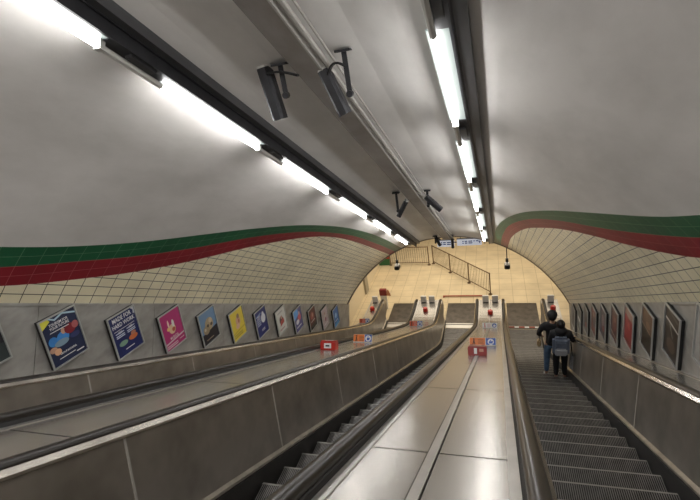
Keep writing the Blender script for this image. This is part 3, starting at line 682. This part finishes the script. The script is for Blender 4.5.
# ---------------------------------------------------------------- people
def skin(name, nodes, edges, m, parent, sub=2, root=0, mi=None):
    """nodes {key:(co, r or (rx,ry))}"""
    keys = list(nodes); me = bpy.data.meshes.new(name)
    me.from_pydata([nodes[k][0] for k in keys], [(keys.index(a), keys.index(b)) for a, b in edges], [])
    o = bpy.data.objects.new(name, me); col.objects.link(o)
    sk = o.modifiers.new('s', 'SKIN'); sk.use_smooth_shade = True
    for i, k in enumerate(keys):
        r = nodes[k][1]; me.skin_vertices[0].data[i].radius = (r, r) if not isinstance(r, tuple) else r
        me.skin_vertices[0].data[i].use_root = (i == root)
    ss = o.modifiers.new('u', 'SUBSURF'); ss.levels = sub; ss.render_levels = sub
    dg = bpy.context.evaluated_depsgraph_get(); dg.update()
    nm = bpy.data.meshes.new_from_object(o.evaluated_get(dg)); bpy.data.objects.remove(o)
    nm.materials.clear(); nm.materials.append(m)
    for p in nm.polygons: p.use_smooth = True; p.material_index = 0
    return link(name, nm, parent)
def ell(name, c, r, m, parent, R=None, seg=16):
    bm = bmesh.new(); bmesh.ops.create_uvsphere(bm, u_segments=seg, v_segments=10, radius=1, matrix=Matrix.Translation(c) @ (R.to_4x4() if R else Matrix()) @ Matrix.Diagonal((*r, 1)))
    return obj(name, bm, m, parent, smooth=True)
skin_m = mat('skin', (.50, .30, .21), .5)
coat_m = mat('black_coat', (.012, .012, .015), .7, scale=8, color2=(.02, .02, .024))
trou_m = mat('black_trousers', (.010, .010, .012), .8)
jean_m = mat('blue_jeans', (.10, .17, .28), .8, scale=12, var=.3)
hair_m = mat('black_hair', (.008, .007, .007), .45)
pack_m = mat('backpack_cloth', (.17, .20, .27), .75, scale=6, color2=(.11, .135, .19))
packg_m = mat('backpack_grey', (.36, .37, .40), .7)
shoe_w = mat('white_shoe', (.85, .85, .83), .5); shoe_b = mat('black_shoe', (.015, .015, .015), .4)

def fingers(nodes, edges, side, wrist, palm, fdir, spread, curl, key):
    """palm then five fingers from the palm"""
    f = Vector(fdir).normalized(); s = Vector(spread).normalized(); c = Vector(curl).normalized()
    w = Vector(wrist); P = Vector(palm)
    nodes[key+'p'] = (tuple(P), (.034, .018)); edges.append((key+'w', key+'p'))
    for i, (off, L) in enumerate(((-.030, .062), (-.010, .078), (.010, .074), (.028, .056))):
        a = P + s*off + f*.028; b = a + f*L*.5 + c*L*.12; d = b + f*L*.28 + c*L*.42
        for q, (pt, r) in enumerate(((a, .010), (b, .009), (d, .0075))):
            nodes[f'{key}{i}{q}'] = (tuple(pt), r)
        edges.append((key+'p', f'{key}{i}0')); edges.append((f'{key}{i}0', f'{key}{i}1')); edges.append((f'{key}{i}1', f'{key}{i}2'))
    a = P - s*.034 - f*.01; b = a - s*.018 + f*.03 + c*.012; 
    nodes[key+'t0'] = (tuple(a), .012); nodes[key+'t1'] = (tuple(b), .010); nodes[key+'t2'] = (tuple(b+f*.024+c*.012), .008)
    edges.extend([(key+'p', key+'t0'), (key+'t0', key+'t1'), (key+'t1', key+'t2')])

def person(loc, rz, H, J, label, mats, cap=False, hairlong=True, puff=1.0):
    """J: joint positions in metres for a 1.75 m figure facing +Y"""
    root = empty('person', loc, Matrix.Rotation(rz, 3, 'Z')); tag(root, label, 'person', 'passengers riding down together')
    k = H/1.75
    S = lambda p: tuple(Vector(p)*k)
    rw = lambda r: (r*k if not isinstance(r, tuple) else (r[0]*k, r[1]*k))
    N = {}; Ed = []
    def n(key, p, r): N[key] = (S(p), rw(r))
    n('pel', (0, 0, .95), (.145, .105)); n('wst', (0, .01, 1.10), (.125, .09)); n('chs', (0, .0, 1.30), (.155, .105)); n('shb', (0, -.01, 1.42), (.12, .08)); n('nk', (0, .0, 1.50), .05)
    n('hd0', (0, .02, 1.57), (.06, .07)); n('hd1', (0, .02, 1.66), (.074, .09)); n('hd2', (0, .01, 1.72), (.055, .07))
    Ed += [('pel', 'wst'), ('wst', 'chs'), ('chs', 'shb'), ('shb', 'nk'), ('nk', 'hd0'), ('hd0', 'hd1'), ('hd1', 'hd2')]
    for s, t in ((-1, 'L'), (1, 'R')):
        n(t+'sh', J[t+'sh'], .058); n(t+'el', J[t+'el'], .042); n(t+'w', J[t+'w'], .026)
        Ed.extend([('shb', t+'sh'), (t+'sh', t+'el'), (t+'el', t+'w')])
        n(t+'hp', (s*.09, 0, .90), .09); n(t+'kn', J[t+'kn'], .058); n(t+'an', J[t+'an'], .038); n(t+'ft', J[t+'ft'], (.04, .026))
        Ed.extend([('pel', t+'hp'), (t+'hp', t+'kn'), (t+'kn', t+'an'), (t+'an', t+'ft')])
        el = Vector(S(J[t+'el'])); w = Vector(S(J[t+'w'])); f = (w-el).normalized()
        if 'fd'+t in J: f = Vector(J['fd'+t]).normalized()
        cu = Vector((0, 0, -1)) if abs(f.z) < .7 else Vector((-s, 0, 0)); sp = f.cross(cu)*(-s if abs(f.z) < .7 else -1)
        fingers(N, Ed, s, w, w + f*.055, f, sp, cu, t)
    body = skin('body', N, Ed, skin_m, root, sub=1)
    # clothing grown over the same joints
    g = 1.14*puff
    TN = {q: (N[q][0], tuple(v*g for v in N[q][1]) if isinstance(N[q][1], tuple) else N[q][1]*1.22*puff) for q in ('wst', 'chs', 'shb', 'Lsh', 'Lel', 'Rsh', 'Rel')}
    TN['hem'] = (S((0, -.005, .88)), (.17*k, .125*k)); TN['col'] = (S((0, -.012, 1.515)), .078*k); TN['shb'] = (S((0, -.01, 1.43)), (.15*k, .10*k))
    for q in ('Lsh', 'Rsh'): TN[q] = (tuple(Vector(TN[q][0])+Vector((0, 0, .012))), .085*k*puff)
    for t in 'LR': TN[t+'cu'] = (tuple(Vector(N[t+'el'][0]).lerp(Vector(N[t+'w'][0]), .93)), .040*k)
    skin('jacket', TN, [('wst', 'hem'), ('wst', 'chs'), ('chs', 'shb'), ('shb', 'col'), ('shb', 'Lsh'), ('Lsh', 'Lel'), ('Lel', 'Lcu'), ('shb', 'Rsh'), ('Rsh', 'Rel'), ('Rel', 'Rcu')], mats[0], root, sub=2)
    TR = {'pel': (N['pel'][0], (.152*k, .112*k)), 'w': (S((0, 0, 1.03)), (.135*k, .10*k))}
    ed = [('pel', 'w')]
    for t in 'LR':
        TR[t+'hp'] = (N[t+'hp'][0], .103*k); TR[t+'kn'] = (N[t+'kn'][0], .078*k); TR[t+'an'] = (tuple(Vector(N[t+'an'][0])+Vector((0, 0, .06))), .058*k); ed += [('pel', t+'hp'), (t+'hp', t+'kn'), (t+'kn', t+'an')]
    skin('trousers', TR, ed, mats[1], root, sub=2)
    for t in 'LR':
        a = Vector(N[t+'an'][0]); f = Vector(N[t+'ft'][0]); d = (f-a); d.z = 0; d.normalize()
        skin('shoe', {'a': (tuple(a - d*.03 - Vector((0, 0, .045))), (.056*k, .05*k)), 'b': (tuple(a + d*.07 - Vector((0, 0, .055))), (.058*k, .045*k)), 'c': (tuple(a + d*.17 - Vector((0, 0, .062))), (.052*k, .034*k))}, [('a', 'b'), ('b', 'c')], mats[2], root, sub=2)
    # head features
    hc = Vector(S((0, .02, 1.655)))
    for s in (-1, 1):
        ell('eye', hc + Vector((s*.032, .082, .0))*k, (.013, .008, .009), white_m, root, seg=10)
        ell('ear', hc + Vector((s*.078, 0, -.01))*k, (.012, .022, .032), skin_m, root, seg=10)
    bm = bmesh.new(); vs = [bm.verts.new(hc+Vector(p)*k) for p in ((0, .088, .0), (-.014, .088, -.045), (.014, .088, -.045), (0, .118, -.04))]
    for q in ((0, 1, 3), (0, 3, 2), (1, 2, 3), (0, 2, 1)): bm.faces.new([vs[i] for i in q])
    obj('nose', bm, skin_m, root)
    ell('mouth', hc + Vector((0, .086, -.065))*k, (.024, .007, .007), mat('lips', (.35, .12, .10), .5), root, seg=10)
    # hair: cap of the skull, open at the face
    bm = bmesh.new(); bmesh.ops.create_uvsphere(bm, u_segments=20, v_segments=14, radius=1)
    bmesh.ops.delete(bm, geom=[v for v in bm.verts if (v.co.y > .35 and v.co.z < .35) or v.co.z < -.75], context='VERTS')
    for v in bm.verts:
        v.co = hc + Vector((v.co.x*.100, v.co.y*.118-.008, v.co.z*.115+.018))*k
        if hairlong and v.co.z < hc.z - .03: v.co.z -= .07; v.co.y -= .015
    bmesh.ops.solidify(bm, geom=bm.faces[:], thickness=.012)
    obj('hair', bm, hair_m, root, smooth=True)
    if cap:
        bm = bmesh.new(); bmesh.ops.create_uvsphere(bm, u_segments=20, v_segments=12, radius=1)
        bmesh.ops.delete(bm, geom=[v for v in bm.verts if v.co.z < -.02], context='VERTS')
        for v in bm.verts: v.co = hc + Vector((v.co.x*.112, v.co.y*.132-.005, v.co.z*.118+.045))*k
        bmesh.ops.solidify(bm, geom=bm.faces[:], thickness=.01)
        c = obj('cap', bm, coat_m, root, smooth=True)
        bm = bmesh.new(); pr = [(.09*cos(a), .11+.085*sin(a)) for a in [pi*i/10 for i in range(11)]]
        A = [bm.verts.new(hc+Vector((x, y, .05))*k) for x, y in pr]; B = [bm.verts.new(hc+Vector((x, y, .058))*k) for x, y in pr]
        bm.faces.new(A); bm.faces.new(B)
        for i in range(len(pr)): j = (i+1) % len(pr); bm.faces.new((A[i], A[j], B[j], B[i]))
        obj('peak', bm, coat_m, c)
    return root, k

def tread(Y):            # top of the tread under Y on the occupied escalator
    n = math.ceil((Y-.35)/.411 - 1e-6); yn = .35 + .411*n
    return base(yn, .3)-2.02, yn
# nearer passenger, hand on the rail
l = 12.55; Ya = 9.86; za, yn = tread(Ya); Ya = yn-.22
xa = 1.34
rail_z = base(Ya+.28) + HV + .02
zr = (rail_z - za)/ (1.66/1.75)
Ja = dict(Lsh=(-.19, -.01, 1.40), Lel=(-.25, .03, 1.13), Lw=(-.16, .22, 1.05), Rsh=(.19, -.01, 1.40), Rel=(.30, .06, 1.14), Rw=(.37, .25, zr+.02), fdR=(.05, 1, -.45),
          Lkn=(-.10, .03, .50), Lan=(-.10, -.02, .075), Lft=(-.11, .11, .03), Rkn=(.10, .03, .50), Ran=(.11, -.0, .075), Rft=(.13, .13, .03))
pa, ka = person((xa, Ya, za), 0, 1.66, Ja, 'person in black jacket and trousers, hand on the handrail, wearing the grey-blue backpack', (coat_m, trou_m, shoe_b), puff=1.16)
bm = bmesh.new(); bmesh.ops.create_uvsphere(bm, u_segments=16, v_segments=10, radius=1, matrix=Matrix.Translation((0, -.05, 1.44)) @ Matrix.Diagonal((.145, .11, .10, 1)))
obj('hood', bm, coat_m, pa, smooth=True)
bm = bmesh.new(); bmesh.ops.create_cone(bm, cap_ends=False, segments=16, radius1=.085, radius2=.078, depth=.10, matrix=Matrix.Translation((0, .018, 1.485)))
bmesh.ops.solidify(bm, geom=bm.faces[:], thickness=.012)
obj('scarf', bm, coat_m, pa, smooth=True)
# farther passenger, blue jeans, white shoes, cap
Yb = 10.55; zb, yn = tread(Yb); Yb = yn-.2; xb = 1.20
Jb = dict(Lsh=(-.20, -.01, 1.41), Lel=(-.30, -.02, 1.17), Lw=(-.25, .17, 1.02), Rsh=(.20, -.01, 1.41), Rel=(.25, .02, 1.14), Rw=(.20, .20, .98),
          Lkn=(-.11, .04, .50), Lan=(-.12, -.03, .075), Lft=(-.14, .10, .03), Rkn=(.10, .03, .50), Ran=(.10, 0, .075), Rft=(.11, .14, .03))
pb, kb = person((xb, Yb, zb), -.15, 1.86, Jb, 'taller person in black jacket, cap, blue jeans and white shoes, ahead of the backpack wearer', (coat_m, jean_m, shoe_w), cap=True, hairlong=False)
# backpack worn by the nearer passenger
r = empty('backpack', (xa-.02, Ya-.20, za+1.12)); tag(r, 'grey-blue backpack with a pale grey lower pocket on the back of the black-jacketed person', 'backpack')
def rbox(c, s, b, seg=3):
    bm = bmesh.new(); box(bm, c, s); bmesh.ops.bevel(bm, geom=bm.edges[:], offset=b, segments=seg, affect='EDGES'); return bm
obj('main_bag', rbox((0, 0, 0), (.37, .18, .50), .06), pack_m, r, smooth=True)
obj('front_pocket', rbox((0, -.09, -.11), (.27, .09, .20), .035), packg_m, r, smooth=True)
obj('top_pocket', rbox((0, -.085, .10), (.24, .05, .14), .022), pack_m, r, smooth=True)
bm = bmesh.new(); tube(bm, [(-.04, 0, .235), (-.03, -.01, .275), (.03, -.01, .275), (.04, 0, .235)], .009, 6); obj('grab_handle', bm, black_m, r)
for s in (-1, 1):
    bm = bmesh.new(); tube(bm, [(s*.10, .06, .20), (s*.12, .14, .275), (s*.13, .25, .24), (s*.14, .30, .10), (s*.15, .24, -.08), (s*.13, .08, -.17)], .016, 6); obj('shoulder_strap', bm, black_m, r)
# grey tote by the right side
r = empty('tote_bag', (xa+.235, Ya-.12, za+.66)); tag(r, 'soft grey tote bag hanging between the backpack wearer and the side panel', 'bag')
bm = rbox((0, 0, 0), (.10, .26, .42), .035)
for v in bm.verts:
    if v.co.z > 0: v.co.x *= .6; v.co.y *= .85
obj('bag_body', bm, mat('grey_cloth', (.27, .27, .275), .8, scale=10, var=.3), r, smooth=True)
bm = bmesh.new(); tube(bm, [(0, -.08, .19), (-.02, -.06, .40), (-.03, 0, .52), (-.02, .06, .40), (0, .08, .19)], .010, 6); obj('handle', bm, black_m, r)
# tan bag under the farther passenger's arm
r = empty('shoulder_bag', (xb-.30, Yb+.02, zb+1.0)); tag(r, 'small tan bag at the side of the person in blue jeans', 'bag')
obj('bag_body', rbox((0, 0, 0), (.09, .16, .20), .03), mat('tan_leather', (.50, .36, .20), .5), r, smooth=True)
bm = bmesh.new(); tube(bm, [(0, -.05, .09), (.04, -.03, .28), (.10, 0, .44), (.04, .03, .28), (0, .05, .09)], .007, 6); obj('strap', bm, black_m, r)

# ---------------------------------------------------------------- light
def area(name, loc, rot, size, power, color, sy=None):
    L = bpy.data.lights.new(name, 'AREA'); L.energy = power; L.color = color; L.shape = 'RECTANGLE'; L.size = size; L.size_y = sy or size
    o = bpy.data.objects.new(name, L); o.location = loc; o.rotation_euler = rot; col.objects.link(o); return o
area('concourse_lamp', (-2.5, 21.5, 5.4), (0, 0, 0), 7, 400, (1, .91, .76), 7)
area('concourse_lamp', (3.5, 22.5, 5.4), (0, 0, 0), 4, 130, (1, .91, .76), 7)
area('upper_fill_light', W(-1.7, 1.9, -3.2), (radians(35), 0, 0), 3.5, 150, (1, .97, .93), 1.5)  # added fill out of view behind the viewer, brightens the near ceiling
w = bpy.data.worlds.new('world'); bpy.context.scene.world = w; w.use_nodes = True
w.node_tree.nodes['Background'].inputs[0].default_value = (.55, .52, .5, 1); w.node_tree.nodes['Background'].inputs[1].default_value = .25

# ---------------------------------------------------------------- camera
f = 455.0
def nrm(v): return Vector(v).normalized()
s_ = nrm((150, -54, f)); X_ = Vector((1400, 57, -f)).normalized(); X_ = (X_ - s_*X_.dot(s_)).normalized()
n_ = s_.cross(X_).normalized(); n_ = n_ if n_.y > 0 else -n_
up = n_*C30 - s_*S30; Hh = n_*S30 + s_*C30
right = Vector((X_.x, Hh.x, up.x)); upc = Vector((X_.y, Hh.y, up.y)); fwd = Vector((X_.z, Hh.z, up.z))
M = Matrix((right, upc, -fwd)).transposed()
cam = bpy.data.cameras.new('camera'); cam.sensor_width = 36; cam.lens = f/700*36; cam.clip_start = .05; cam.clip_end = 100
co = bpy.data.objects.new('camera', cam); col.objects.link(co)
co.matrix_world = Matrix.Translation((0, 0, ZO)) @ M.to_4x4()
sc = bpy.context.scene; sc.camera = co
sc.view_settings.view_transform = 'Standard'; sc.view_settings.exposure = .1
